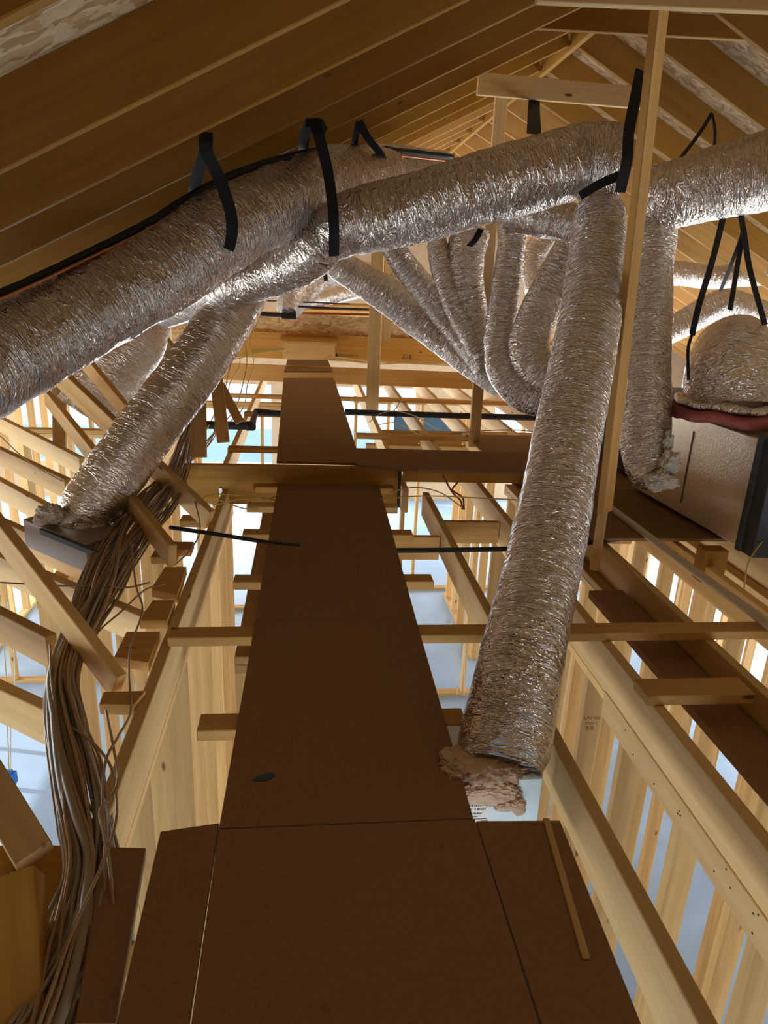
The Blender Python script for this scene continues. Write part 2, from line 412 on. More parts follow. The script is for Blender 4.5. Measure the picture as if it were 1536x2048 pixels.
# wall of posts behind the ridge end
post = board('ridge_post', atz(947, 893, -.05), aty(1002, 195, 5.72), .09, .04, X, W_PALE); tag(post, 'slim pale post rising from the ceiling joists to the ridge, behind the middle ducts', 'post')
e = empty('braced_post', atz(1190, 1130, -.05), 'tall orange two-piece post in front of the ducts, reaching the peak', 'post')
pb0 = atz(1196, 1138, -.056)
board('lower_board', pb0+Vector((-.02, 0, 0)), pb0+Vector((-.02, .0, .95)), .05, .04, (.6, .8, 0), W_PALE, e)
b0 = aty(1209, 1024, pb0.y-.04); b1 = aty(1325, -30, pb0.y-.04)
board('upper_board', b0, b1, .089, .036, (.78, .63, 0), W_ORG, e)
e = empty('doubled_post', atz(736, 826, -.05), 'pale doubled post with a short board nailed on, in the middle distance', 'post')
p0 = atz(744, 826, -.05); p1 = aty(757, 470, p0.y)
board('main_board', p0, p1, .125, .04, (1, -.3, 0), W_PALE, e)
q0 = aty(771, 683, p0.y+.05); q1 = aty(776, 470, p0.y+.05)
board('short_board', q0, q1, .089, .04, (1, .5, 0), W_SPR, e)

o = slab('rear_light_block', [(-4.5, -3.9), (6.5, -3.9), (6.5, .12), (-4.5, .12)], -.03, .02, W_DECK); tag(o, 'unseen light-blocking slab added behind the near platform', 'floor', kind='structure')  # unseen slab added behind the camera to keep light from below off the roof
# ================================================================== CATWALK
def deck(name, uv, z, label, group='catwalk deck panels', th=.018):
    pts = [(atz(u, v, z).x, atz(u, v, z).y) for u, v in uv]
    o = slab(name, pts, z, th, W_DECK); tag(o, label, 'deck panel', group); return o
sl0, sl1 = atz(436, 1662, 0), atz(380, 2048, 0); sr0, sr1 = atz(955, 1652, 0), atz(1081, 2048, 0)
def ext(a, b, y): t = (y-a.y)/(b.y-a.y); return (a.x+t*(b.x-a.x), y)
yb = .25; g = .0032
L0 = atz(321, 1662, 0); L1 = atz(232, 2048, 0); R0 = atz(1120, 1640, 0); R1 = atz(1283, 2048, 0)
for nm, pts, lab in (('deck_panel', [(L0.x, L0.y), (sl0.x-.001, L0.y+.02), (ext(sl0, sl1, yb)[0]-g-.002, yb), (ext(L0, L1, yb)[0], yb)], 'narrow dark brown panel along the edge of the platform nearest the cables'),
                     ('deck_panel', [(sl0.x+.001, 1.405), (sr0.x-.001, 1.405), (ext(sr0, sr1, yb)[0]-g, yb), (ext(sl0, sl1, yb)[0]+g, yb)], 'wide dark brown panel in the middle of the near platform'),
                     ('deck_panel', [(sr0.x+.001, R0.y+.01), (R0.x, R0.y), (ext(R0, R1, yb)[0], yb), (ext(sr0, sr1, yb)[0]+g, yb)], 'dark brown panel of the near platform with a thin wood strip on it')):
    o = slab(nm, pts, 0, .018, W_DECK); tag(o, lab, 'deck panel', 'near platform panels')
n0, n1 = atz(438, 1655, .001), atz(951, 1650, .001); m0, m1 = atz(510, 1242, .001), atz(833, 1240, .001); f0, f1 = atz(556, 966, .001), atz(757, 966, .001)
o = slab('deck_panel', [(n0.x, 1.408), (m0.x, m0.y-.002), (m1.x, m0.y-.002), (n1.x, 1.408)], .001, .018, W_DECK); tag(o, 'long brown catwalk panel just past the near platform', 'deck panel', 'catwalk deck panels')
o = slab('deck_panel', [(m0.x, m0.y+.001), (f0.x, 4.38), (f1.x, 4.38), (m1.x, m0.y+.001)], .001, .018, W_DECK); tag(o, 'long brown catwalk panel ending at the laminated beam', 'deck panel', 'catwalk deck panels')
ZD = .127
deck('deck_panel', [(553, 922), (567, 756), (668, 756), (712, 893), (724, 926)], ZD, 'raised brown catwalk panel beyond the laminated beam')
a = [atz(*q, ZD) for q in ((700, 896), (1060, 905), (1090, 905), (1050, 943), (800, 938), (712, 928))]
o = slab('deck_panel', [(p.x, p.y) for p in a], ZD+.001, .018, W_DECK); tag(o, 'brown side walkway panel branching off toward the foil-wrapped plenum', 'deck panel', 'catwalk deck panels')
deck('deck_panel', [(568, 742), (575, 719), (656, 720), (665, 742)], .2, 'small brown catwalk panel just before the wooden step')
strip = board('wood_strip', atz(1092, 1637, .004), atz(1173, 1918, .004), .016, .006, X, W_PALE); tag(strip, 'thin pale wooden strip lying on the near platform', 'wood strip')
# a fallen leaf-like scrap
sc = slab('bark_scrap', [tuple(atz(*q, .006).xy) for q in ((502, 1560), (515, 1550), (548, 1543), (551, 1551), (533, 1560))], .006, .004, TEAL); tag(sc, 'small dark curled scrap lying on the catwalk panel', 'scrap')

# short boards carrying the catwalk, their ends showing at its edges
def cross(u0, u1, v, z, label, grp='cross boards under the catwalk', wd=.089, th=.038, mat=W_ORG):
    a = atz(u0, v, z); b = atz(u1, v, z); y = (a.y+b.y)/2-wd/2
    o = board('cross_board', (a.x, y, z-th/2), (b.x, y, z-th/2), wd, th, Y, mat); tag(o, label, 'cross board', grp); return o
cross(403, 925, 1421, -.018, 'dark cross board poking out under the catwalk beside the shortest cable loop')
cross(470, 862, 1148, -.018, 'cross board under the catwalk showing past both edges before the black hose')
cross(487, 822, 1058, -.018, 'cross board under the catwalk just before the black hose')
cross(495, 792, 1005, -.018, 'pale cross board under the catwalk close to the laminated beam', mat=W_PALE)
cross(512, 783, 968, -.018, 'cross board under the catwalk tight against the laminated beam')
a = atz(345, 1247, -.018); b = atz(1600, 1240, -.018)
o = board('strongback', (a.x, 2.44, -.037), (b.x+.5, 2.44, -.037), .089, .038, Y, W_ORG); tag(o, 'long flat board crossing all the ceiling joists at mid distance', 'strongback')

# ================================================================== BEAMS
def beam(name, y, x0, x1, z0, z1, label, th=.045, mat=W_LVL, cat='beam'):
    o = board(name, (x0, y+th/2, (z0+z1)/2), (x1, y+th/2, (z0+z1)/2), z1-z0, th, Z, mat); tag(o, label, cat); return o
e = empty('laminated_beam', (0, 4.42, -.17), 'orange laminated beam crossing under the catwalk step with yellow cables across its face', 'beam')
board('beam_board', (-.80, 4.44, -.022), (.60, 4.44, -.022), .262, .045, Z, W_LVL, e)
bx('end_hanger', (.598, 4.38, -.155), (.612, 4.47, .112), BLACK, e, bev=.001)
bx('joist_hanger', (-.565, 4.40, -.17), (-.545, 4.418, -.04), GALV, e, bev=.001)
# far laminated beam and step
e = empty('far_laminated_beam', (0, 10.2, .1), 'far orange laminated beam stamped with black lettering, behind the wooden step', 'beam')
board('beam_board', (-1.3, 10.25, .31), (4.2, 10.2, .26), .36, .05, Z, W_LVL, e)
board('strand_board_rim', (-1.9, 10.31, .53), (4.2, 10.27, .47), .46, .02, Z, W_OSB, e)
pl = aty(1080*.364+420, 645*.3646+480-20, 10.2)
writing('grade_stamp', '2.1E', .085, aty(814, 714, 10.165), X, Z, INK, e)
writing('grade_stamp', 'GANGLAM LVL', .05, aty(695, 711, 10.17), X, Z, INK, e)
bx('grade_stamp_bar', aty(671, 714, 10.165), aty(675, 707, 10.16), INK, e, bev=0)
e = empty('wooden_step', (0, 9.95, .15), 'boxy wooden step with a dark top against the far laminated beam', 'step')
s0 = aty(566, 716, 10.0); s1 = aty(670, 684, 10.0)
bx('riser_board', (s0.x, 9.99, .14), (s1.x, 10.03, s1.z), W_PALE, e)
bx('tread_board', (s0.x-.04, 9.95, s1.z), (s1.x+.04, 10.24, s1.z+.038), W_RAF, e)
bx('ledger_board', (s0.x-.02, 9.955, s1.z-.045), (s1.x+.02, 9.99, s1.z-.002), W_SPR, e)
# stuff beyond the far beam
for k, (u0, u1, v0, v1, yy, m, lab) in enumerate((
        (588, 625, 640, 662, 11.4, W_PALE, 'pale square plywood offcut behind the far beam'),
        (645, 686, 640, 660, 11.4, W_PALE, 'pale plywood offcut with screws behind the far beam'),
        (480, 580, 634, 655, 11.6, W_LVL, 'orange header board beyond the far beam near the cables'),
        (690, 745, 638, 655, 11.6, W_LVL, 'orange header board beyond the far beam near the doubled post'))):
    a = aty(u0, v1, yy); b = aty(u1, v0, yy)
    o = bx('offcut_board', (a.x, yy, a.z), (b.x, yy+.04, b.z), m); tag(o, lab, 'board')
for k, (u0, v0, u1, v1) in enumerate(((500, 627, 900, 634), (600, 618, 880, 626), (590, 609, 870, 615), (495, 640, 900, 648))):
    a = aty(u0, v0, 12.2); b = aty(u1, v1, 12.2)
    o = board('ceiling_plank', a, b, .30, .04, (0, 1, .1), W_SPR); tag(o, 'long plank lying flat past the far beam, %s from the step' % ORD[k], 'plank', 'planks past the far beam')

o = board('cross_beam', (-1.9, 8.82, .12), (4.0, 8.55, .10), .20, .038, Z, W_ORG); tag(o, 'orange beam across the joists where the catwalk panels step up', 'beam')

# ================================================================== CEILING JOISTS
JT = -.056; JD = .165
def joist(x, y0, y1, label, grp, mat=W_PALE, dep=JD, top=JT, x1=None):
    o = board('ceiling_joist', (x, y0, top-dep/2), (x if x1 is None else x1, y1, top-dep/2), dep, .042, Z, mat); tag(o, label, 'ceiling joist', grp); return o
gj = 'long ceiling joists past the near platform'
for k, (x, lab) in enumerate(((.787, 'bright ceiling joist with torn bark edge beside the near platform'),
                              (1.205, 'second ceiling joist out from the near platform, nail holes in the plate below'),
                              (1.645, 'third ceiling joist out, with a short block nailed to it'),
                              (2.08, 'fourth ceiling joist out, under the grey plenum corner'),
                              (2.50, 'fifth ceiling joist out from the near platform'), (2.92, 'sixth ceiling joist out from the near platform'))):
    joist(x, .2, 4.42 if k < 1 else 5.4, lab, gj)
joist(-.525, .2, 4.42, 'long bark-edged ceiling joist between the catwalk and the cable bundle', gj, dep=.20)
for k, x in enumerate((.66, 1.09, 1.53, 1.96, 2.40, 2.83)):
    joist(x, 4.47 if k < 1 else 5.42, 10.15, 'ceiling joist beyond the side walkway, %s out from the catwalk' % ORD[k], 'far ceiling joists')
joist(-.60, 4.47, 10.1, 'ceiling joist alongside the raised catwalk on the cable side', 'far ceiling joists')
for k, yy in enumerate((7.95, 6.02)):
    o = board('strongback', (-1.0 if k == 0 else .42, yy, JT+.019), (3.8, yy-.1, JT+.019), .089, .038, Y, W_ORG)
    tag(o, ['flat board crossing the joists behind the black pipe', 'flat board crossing the joists between the side walkway and the black pipe'][k], 'strongback')
for k, yy in enumerate((6.9, 5.45)):
    o = board('cross_board', (-.62, yy, JT+.019), (-.2, yy, JT+.019), .089, .038, Y, W_RAF); tag(o, ['short board between the raised catwalk and its joist, farther one', 'short board between the raised catwalk and its joist, nearer one'][k], 'cross board')
# side walkway support with reddish edge
o = board('walkway_ledger', (.62, 4.36, .07), (1.62, 4.36, .07), .07, .038, Z, W_RAF); tag(o, 'orange ledger board under the edge of the side walkway', 'ledger')
# blocking between right joists at Y ~4
for k, (x0, x1, yy) in enumerate(((.81, 1.18, 3.98), (1.23, 1.62, 3.98), (1.67, 2.05, 3.98), (.42, .76, 3.72), (1.67, 2.05, 6.6), (.69, 1.07, 6.6), (1.12, 1.5, 6.6), (2.0, 2.37, 6.6))):
    o = board('blocking', (x0, yy, JT-.12), (x1, yy, JT-.12), .14, .042, Z, W_SPR)
    tag(o, ['block between the first two joists past the beam end', 'block between second and third joists behind the big duct', 'block between third and fourth joists near the plenum', 'block between the catwalk and first joist by the beam end',
            'block between joists below the ridge post, plenum side', 'block between far joists nearest the catwalk', 'block between far joists next to the doubled post', 'block between far joists by the bent ducts'][k], 'blocking')
# short block lying between joists (right) and the dark ledge boards
a = atz(1285, 1357, JT+.04); b = atz(1490, 1357, JT+.04)
o = bx('wood_block', (a.x-.03, a.y-.11, JT-.0), (b.x-.02, a.y, JT+.04), W_ORG); tag(o, 'short dark block lying across the third joist', 'block')
o = slab('ledge_board', [(1.42, 3.1), (1.60, 3.1), (1.60, .9), (1.42, .9)], JT-.105, .04, W_DECK); tag(o, 'dark flat board laid along the third joist with notched edges', 'board')
o = slab('ledge_board', [(1.88, 1.9), (2.04, 1.9), (2.04, .4), (1.88, .4)], JT-.105, .04, W_DECK); tag(o, 'dark flat board laid along the fourth joist by the frame edge', 'board')

# ================================================================== STUD WALLS OF THE STOREY BELOW
def stud_wall(x0, y0, x1, y1, label, grp, sp=.406, top=JT-JD, dbl=(), skip=(), mat=W_STUD, bottom=FLOOR, double=True, stamps=False):
    e = empty('stud_wall', (x0, y0, bottom), label, 'stud wall', grp)
    a = Vector((x0, y0, 0)); d = Vector((x1, y1, 0))-a; L = d.length; d.normalize(); nrm = Vector((-d.y, d.x, 0))
    for k in range(2 if double else 1):
        z = top-.02-.04*k
        board('top_plate', a+Z*z, a+d*L+Z*z, .089, .038, nrm, mat, e)
    board('sole_plate', a+Z*(bottom+.019), a+d*L+Z*(bottom+.019), .089, .038, nrm, mat, e)
    n = int(L/sp); z0 = bottom+.038; z1 = top-.078
    for k in range(n+1):
        if k in skip: continue
        s = min(k*sp+.02, L-.02)+random.uniform(-.02, .02)
        for q in range(2 if k in dbl else 1):
            p = a+d*(s+q*.041)
            so_ = board('stud', p+Z*z0, p+Z*z1, .089, .038, nrm, mat, e, bev=.002)
            if stamps and abs(d.y) > .9 and (k*7+q) % 3 == 1:
                zz = -.5-.25*((k*5) % 4)
                for li, (tx, sz) in enumerate((('S-P-F KD', .020), ('STUD 2', .017), ('8.8.', .030))):
                    writing('grade_stamp', tx, sz, p-Y*.0194+Z*(zz-.026*li), X, Z, INKB, so_)
    # a row of blocking at mid height
    return e
wl = stud_wall(-.56, 1.2, -.56, 4.75, 'stud wall directly under the bark-edged joist, studs packed side by side', 'stud walls seen below', sp=.38, top=-.256)
w1 = stud_wall(1.25, .9, 1.25, 4.2, 'stud wall under the second joist with a pale nailed header', 'stud walls seen below', stamps=True)
board('header_board', (1.215, .5, -.305), (1.215, 2.34, -.305), .11, .03, Z, W_PALE, w1)
for k in range(16):
    yy = .9+1.4*random.random(); zz = -.305+random.uniform(-.04, .04)
    bx('nail_head', (1.1985, yy, zz), (1.2005, yy+.005, zz+.005), INK, w1, bev=0)
stud_wall(1.60, 1.0, 1.60, 5.2, 'stud wall under the third joist', 'stud walls seen below', stamps=True)
stud_wall(2.45, .5, 2.45, 6.5, 'stud wall under the fifth joist, in deep shade', 'stud walls seen below', stamps=True)
stud_wall(3.3, .8, 3.3, 8.5, 'stud wall by the frame edge past the last joist', 'stud walls seen below')
stud_wall(-.35, 5.4, .62, 5.4, 'short stud wall behind the laminated beam under the catwalk', 'stud walls seen below')
stud_wall(.55, 6.5, 2.4, 6.5, 'stud wall with floor showing in front of it, beyond the big duct', 'stud walls seen below', sp=.38, skip=(2,))
stud_wall(-.25, 2.6, -.25, 5.2, 'stud wall under the catwalk edge on the cable side', 'stud walls seen below', sp=.406, skip=(1, 3))
stud_wall(.42, 3.2, .42, 5.3, 'stud wall under the catwalk edge on the big duct side', 'stud walls seen below', sp=.406)
stud_wall(-3.6, 5.0, -3.6, 11, 'stud wall far out past the truss ends', 'stud walls seen below', sp=.45)
stud_wall(-3.5, 6.9, -1.0, 6.9, 'stud wall seen through the trusses above the blue box', 'stud walls seen below')
stud_wall(-1.25, 3.2, -1.25, 6.8, 'stud wall below the cable bundle and left boot', 'stud walls seen below')
stud_wall(-2.6, 8.6, 0.2, 8.6, 'stud wall in front of the bright far window on the cable side', 'stud walls seen below', skip=(4,))
stud_wall(.6, 9.2, 4.4, 9.2, 'stud wall in front of the bright far windows past the middle', 'stud walls seen below', sp=.46, skip=(3, 4))
stud_wall(2.0, 7.2, 2.0, 9.0, 'stud wall below the bent ducts', 'stud walls seen below')
stud_wall(4.3, 2.0, 4.3, 9.0, 'stud wall deepest in the storey below on the plenum side', 'stud walls seen below', sp=.45)

wp = atx(455, 1150, -.56)
writing('pencil_writing', 'CTS442', .055, (-.555, 3.9-.002, -.95), -Z, X, INKB, [c for c in wl.children if c.name.startswith('stud') and abs(c.matrix_basis.translation.y+wl.location.y-3.9) < .25][0])
# ================================================================== LEFT TRUSSES
def uvz(u, v, z=JT): return atz(u, v, z)
def truss(i, c0, c1, ext_, label, web=None, h=.14):
    a = uvz(*c0); b = uvz(*c1); d = (b-a).normalized()
    e = empty('roof_truss', b-Z*h, label, 'roof truss', 'trusses running out past the cable bundle')
    a2 = a-d*ext_
    n = Vector((-d.y, d.x, 0))
    board('bottom_chord', a2-Z*h/2+n*.0, b-Z*h/2, h, .045, Z, W_SPR if i % 2 else W_PALE, e)
    for (wb, wt, ww) in (web or []):
        board('web', wb, wt, ww, .04, d.cross(Z).cross(wt-wb), W_SPR, e)
    return e
def pt(u, v, d): return atd(u, v, d)
truss(0, (0, 1368), (150, 1437), 1.2, 'truss chord nearest the camera, beneath the lowest cable loop')
truss(1, (0, 1219), (102, 1270), 1.5, 'truss whose wide web board crosses in front of the cable bundle', [(pt(238, 1372, 2.35), pt(-60, 985, 2.75), .105)])
truss(2, (73, 1138), (299, 1233), 1.6, 'truss chord running under the cables toward the dark block')
truss(3, (0, 1036), (197, 1124), 1.8, 'truss chord in front of the left duct boot', [(pt(345, 1112, 3.2), pt(95, 795, 5.0), .11)])
truss(4, (0, 957), (110, 1016), 1.6, 'truss chord just above the left duct boot', [(pt(420, 1040, 3.9), pt(95, 730, 4.3), .13)])
truss(5, (0, 895), (135, 957), 1.6, 'truss chord behind the left duct boot', [(pt(330, 975, 4.5), pt(112, 735, 4.7), .11)])
truss(6, (0, 833), (164, 915), 1.6, 'pale truss chord highest among those beside the slanting duct', [(pt(300, 880, 5.1), pt(150, 700, 5.2), .13)])
truss(7, (0, 735), (100, 762), 1.0, 'truss chord just under the big silver duct', [(pt(345, 705, 6), pt(270, 610, 6), .13)])
o = board('web_brace', pt(118, 765, 5.6), pt(120, 900, 5.6), .1, .04, X, W_PALE); tag(o, 'short upright between two truss chords', 'brace')
for k, (u0, v0, u1, v1, d, wd, lab) in enumerate((
        (398, 915, 396, 770, 4.6, .10, 'upright board beside the slanting duct, nearer the cables'),
        (447, 885, 432, 755, 4.9, .085, 'upright board between the slanting duct and the catwalk'),
        (480, 845, 440, 770, 5.2, .07, 'short diagonal brace at the foot of the uprights'))):
    o = board('upright_brace', pt(u0, v0, d), pt(u1, v1, d), wd, .04, X, W_SPR if k else W_PALE); tag(o, lab, 'brace')
o = board('upright_brace', pt(70, 1715, 1.72), pt(-40, 1530, 1.9), .09, .04, X, W_PALE); tag(o, 'pale board end sloping down behind the lowest cables', 'brace')
# blocks along the outside of the left joist
for k, (q, lab) in enumerate((
        (((330, 1133), (373, 1133), (355, 1190), (302, 1177)), 'dark trapezoid block beside the bark-edged joist, farthest along'),
        (((305, 1200), (350, 1200), (335, 1240), (278, 1240)), 'dark block beside the bark-edged joist, behind the flaky one'),
        (((253, 1263), (320, 1263), (297, 1325), (228, 1313)), 'flaky cut block beside the bark-edged joist under a looping cable'),
        (((207, 1383), (291, 1381), (268, 1410), (198, 1408)), 'dark block across the bark-edged joist near the lowest truss'))):
    pts = [tuple(atz(u, v, JT+.02).xy) for u, v in q]
    o = slab('joist_block', pts, JT+.02, .04, W_ORG); tag(o, lab, 'block', 'blocks beside the bark-edged joist')
for k, (u, v, lab) in enumerate(((405, 1035, 'small block by the joist close to the laminated beam'), (385, 1090, 'small block by the joist level with the black hose'), (355, 1105, 'small tilted block by the joist under the web foot'))):
    p = atz(u, v, JT); o = bx('joist_block', (p.x-.12, p.y-.06, JT-.04), (p.x+.0, p.y+.05, JT), W_ORG); tag(o, lab, 'block', 'blocks beside the bark-edged joist')
pts = [tuple(atz(u, v, -.03).xy) for u, v in ((205, 1693), (292, 1695), (232, 2048), (150, 2048))]
o = slab('plywood_offcut', pts, -.03, .02, W_DECK); tag(o, 'dark plywood offcut under the near end of the cable bundle', 'offcut')
pts = [tuple(atz(u, v, -.12).xy) for u, v in ((-60, 1690), (150, 1690), (130, 1860), (-60, 1800))]
o = slab('plywood_offcut', pts, -.12, .04, W_RAF); tag(o, 'brown board at the frame edge behind the near cables', 'offcut')
o = board('corner_post', pt(20, 1760, 1.5), pt(40, 2150, 1.3), .12, .09, X, W_RAF); tag(o, 'brown post standing in the bottom corner behind the cables', 'post')
o = board('corner_brace', pt(120, 1850, 1.62), pt(258, 1922, 1.50), .06, .05, Z, W_RAF); tag(o, 'small board stub between the cables and the platform', 'brace')

# ================================================================== DUCTS
def duct(name, pts, label, mat=FOIL, cat='duct', grp='insulated foil ducts', sides=56, step=.012, lump=.06, seed=0, cap=True, pinch=()):
    """pts: (u, v, depth, radius)"""
    P = [(atd(u, v, d), r) for u, v, d, r in pts]
    o = tube(name, P, mat, sides=sides, step=step, lump=lump, seed=seed, attr=True, cap=cap, pinch=pinch)
    tag(o, label, cat, grp); return o
G = 'insulated foil ducts'
duct('flexible_duct', [(-170, 806, 2.35, .180), (0, 716, 2.6, .178), (200, 609, 2.85, .176), (330, 535, 3.0, .176), (450, 455, 3.15, .178), (550, 405, 3.4, .18), (650, 367, 3.75, .175), (770, 348, 4.3, .165), (880, 350, 4.9, .15)],
     'largest silver duct, running from the frame edge up under the rafters in two black straps', seed=1, pinch=((.52, .012, .06), (.70, .012, .06)))
duct('flexible_duct', [(1250, 322, 3.35, .165), (1170, 322, 3.4, .165), (1080, 345, 3.4, .165), (960, 378, 3.42, .163), (830, 418, 3.45, .162), (730, 440, 3.45, .158), (690, 450, 3.45, .14), (640, 490, 3.5, .125), (590, 525, 3.6, .125), (500, 562, 3.75, .115), (400, 598, 4.0, .10), (330, 625, 4.2, .09)],
     'silver duct crossing the middle, from the tall post down to the big duct', seed=2, pinch=((.545, .01, .12),))
duct('flexible_duct', [(500, 560, 4.1, .14), (470, 610, 4.05, .15), (425, 680, 3.95, .155), (370, 760, 3.85, .155), (300, 850, 3.75, .155), (235, 940, 3.65, .155), (190, 1000, 3.6, .15), (172, 1030, 3.6, .14)],
     'slanting silver duct falling to the boot by the cable bundle', mat=FOIL_SM, seed=3, lump=.04)
duct('flexible_duct', [(1195, 385, 3.42, .085), (1198, 440, 3.4, .125), (1190, 560, 3.22, .132), (1172, 680, 3.02, .132), (1150, 800, 2.84, .131), (1125, 930, 2.66, .131), (1100, 1060, 2.5, .131), (1070, 1200, 2.32, .131), (1042, 1330, 2.16, .131), (1020, 1430, 2.09, .133), (1006, 1495, 2.04, .132), (1000, 1535, 2.01, .118)],
     'long silver duct dropping from the peak to the white metal boot beside the catwalk', seed=4, lump=.05)
duct('flexible_duct', [(1325, 345, 4.0, .11), (1312, 420, 4.0, .125), (1300, 560, 3.98, .125), (1296, 700, 3.95, .125), (1293, 820, 3.9, .13), (1290, 880, 3.88, .13), (1297, 935, 3.85, .115), (1318, 960, 3.83, .085)],
     'silver duct hanging straight down behind the tall post to the plenum side', seed=5)
duct('flexible_duct', [(1300, 385, 4.0, .12), (1350, 388, 3.85, .175), (1430, 365, 3.75, .185), (1536, 340, 3.65, .19), (1700, 300, 3.5, .19)],
     'fat silver duct leaving past the tall post toward the frame edge', seed=6)
duct('flexible_duct', [(1020, 428, 4.1, .11), (1090, 432, 4.0, .115), (1150, 450, 3.95, .1), (1190, 470, 3.9, .08)], 'short silver duct tucked under the crossing duct beside the long one', seed=7)
# fan of branch ducts
duct('flexible_duct', [(640, 495, 4.8, .08), (690, 538, 4.9, .105), (770, 588, 5.0, .125), (850, 645, 5.1, .135), (930, 705, 5.1, .135), (1010, 765, 5.1, .125)],
     'lowest duct of the fan, its underside lit pale blue', seed=8)
duct('flexible_duct', [(765, 465, 4.6, .07), (805, 525, 4.7, .085), (858, 590, 4.8, .095), (912, 655, 4.9, .10), (975, 730, 4.9, .11)], 'second duct of the fan up from the lowest', seed=9)
duct('flexible_duct', [(868, 455, 4.6, .065), (885, 540, 4.6, .075), (915, 620, 4.65, .08), (960, 700, 4.7, .08)], 'thin duct of the fan between two wider ones', seed=10)
duct('flexible_duct', [(940, 465, 4.6, .13), (930, 520, 4.6, .125), (935, 590, 4.65, .115), (955, 660, 4.7, .1), (975, 710, 4.7, .09)], 'wide duct of the fan beside the slim pale post', seed=11)
duct('flexible_duct', [(1028, 440, 4.3, .10), (1022, 500, 4.3, .085), (1008, 600, 4.35, .09), (1000, 690, 4.4, .10), (1012, 745, 4.4, .115), (1050, 785, 4.4, .12), (1110, 800, 4.4, .12)],
     'silver duct dropping behind the slim pale post and hooking toward the long duct', seed=12)
duct('flexible_duct', [(1150, 490, 4.2, .115), (1110, 560, 4.2, .115), (1072, 640, 4.2, .115), (1058, 700, 4.2, .12), (1085, 745, 4.2, .115), (1130, 760, 4.2, .10)],
     'dark wrinkled duct curling behind the long duct', seed=13)
# left background ducts
duct('flexible_duct', [(330, 620, 5.6, .10), (280, 690, 5.6, .19), (225, 760, 5.6, .24), (180, 830, 5.6, .26)], 'wide wrinkled duct behind the truss webs', seed=14)
duct('flexible_duct', [(320, 650, 6.2, .10), (300, 700, 6.2, .17), (272, 755, 6.2, .20)], 'small foil sleeve end beside the slanting duct', seed=15)
# far small ducts
duct('flexible_duct', [(590, 520, 7.5, .14), (580, 570, 7.5, .13), (574, 610, 7.5, .115), (574, 622, 7.5, .10)], 'short upright duct in the distance above the wooden step', seed=16, step=.03, sides=32)
duct('flexible_duct', [(580, 622, 9, .11), (605, 600, 9, .12), (645, 560, 9, .12), (700, 545, 9, .13), (800, 548, 9, .13)], 'distant duct bending over past the wooden step', seed=17, step=.03, sides=32)
duct('flexible_duct', [(610, 606, 9.6, .09), (680, 590, 9.6, .10), (740, 575, 9.6, .11), (830, 565, 9.6, .11)], 'distant duct lying low past the wooden step', seed=18, step=.03, sides=32)
duct('flexible_duct', [(1300, 545, 7.2, .12), (1370, 548, 7.2, .12), (1430, 555, 7.2, .115), (1480, 550, 7.2, .12), (1600, 540, 7.2, .12)], 'thin far duct running level behind the long black straps', seed=19, step=.03, sides=32)
duct('flexible_duct', [(1290, 680, 6.2, .12), (1350, 655, 6.2, .12), (1410, 622, 6.2, .125), (1450, 608, 6.2, .125), (1500, 622, 6.2, .125), (1600, 670, 6.2, .125)], 'arched far duct just over the domed duct, bright underneath', seed=20, step=.03, sides=32)
duct('flexible_duct', [(1095, 470, 6.5, .12), (1068, 520, 6.5, .12), (1075, 580, 6.5, .12)], 'far dull duct glimpsed between the hooked duct and the dark one', seed=21, step=.03, sides=32)
duct('flexible_duct', [(790, 545, 6.3, .10), (815, 570, 6.3, .10), (822, 600, 6.3, .09)], 'far duct glimpsed through the fan by a black band', seed=22, step=.03, sides=32)

# domed duct standing on the plenum
e = empty('plenum_elbow_duct', atd(1462, 800, 3.9), 'domed silver elbow duct standing on the plenum with a crumpled foil skirt', 'duct', G)
P = [(1462, 815, 3.85, .24), (1464, 765, 3.85, .24), (1464, 735, 3.9, .235), (1466, 712, 4.05, .22), (1470, 700, 4.4, .2)]
tube('elbow_sleeve', [(atd(u, v, d), r) for u, v, d, r in P], FOIL, e, sides=72, step=.012, lump=.05, seed=30, attr=True)
def ringmesh(name, c, R, r, mat, parent, seed, attr=True, sq=.5, ax=(1, 1)):
    N = 96; pts = []
    bm = bmesh.new(); rings = []; cos = []
    for k in range(N):
        a = 2*math.pi*k/N; rad = Vector((math.cos(a)*ax[0], math.sin(a)*ax[1], 0)); ring = []
        for j in range(14):
            b = 2*math.pi*j/14; f = 1+.35*noise.noise(Vector((math.cos(a)*3+seed, math.sin(a)*3, math.cos(b)*1.3)))
            p = rad*(R+r*f*math.cos(b))+Z*(r*sq*f*math.sin(b)+.02*noise.noise(Vector((math.cos(a)*2, math.sin(a)*2, seed))))
            ring.append(bm.verts.new(p)); cos.append((r*math.cos(b), r*math.sin(b), a*R))
        rings.append(ring)
    for k in range(N):
        for j in range(14): bm.faces.new((rings[k][j], rings[(k+1) % N][j], rings[(k+1) % N][(j+1) % 14], rings[k][(j+1) % 14]))
    bmesh.ops.recalc_face_normals(bm, faces=bm.faces[:])
    for f in bm.faces: f.smooth = True
    me = bpy.data.meshes.new(name); bm.to_mesh(me); bm.free()
    at = me.attributes.new('duct_co', 'FLOAT_VECTOR', 'POINT')
    for i, q in enumerate(cos): at.data[i].vector = q
    return link(name, me, mat, parent, Matrix.Translation(Vector(c)))
pc = atd(1465, 806, 3.85)
ringmesh('foil_skirt', pc, .25, .055, FOIL, e, 3)
o = ringmesh('insulation_ring', pc-Z*.055, .27, .07, PINKD, e, 5); o['label'] = 'rose pink fibreglass collar'

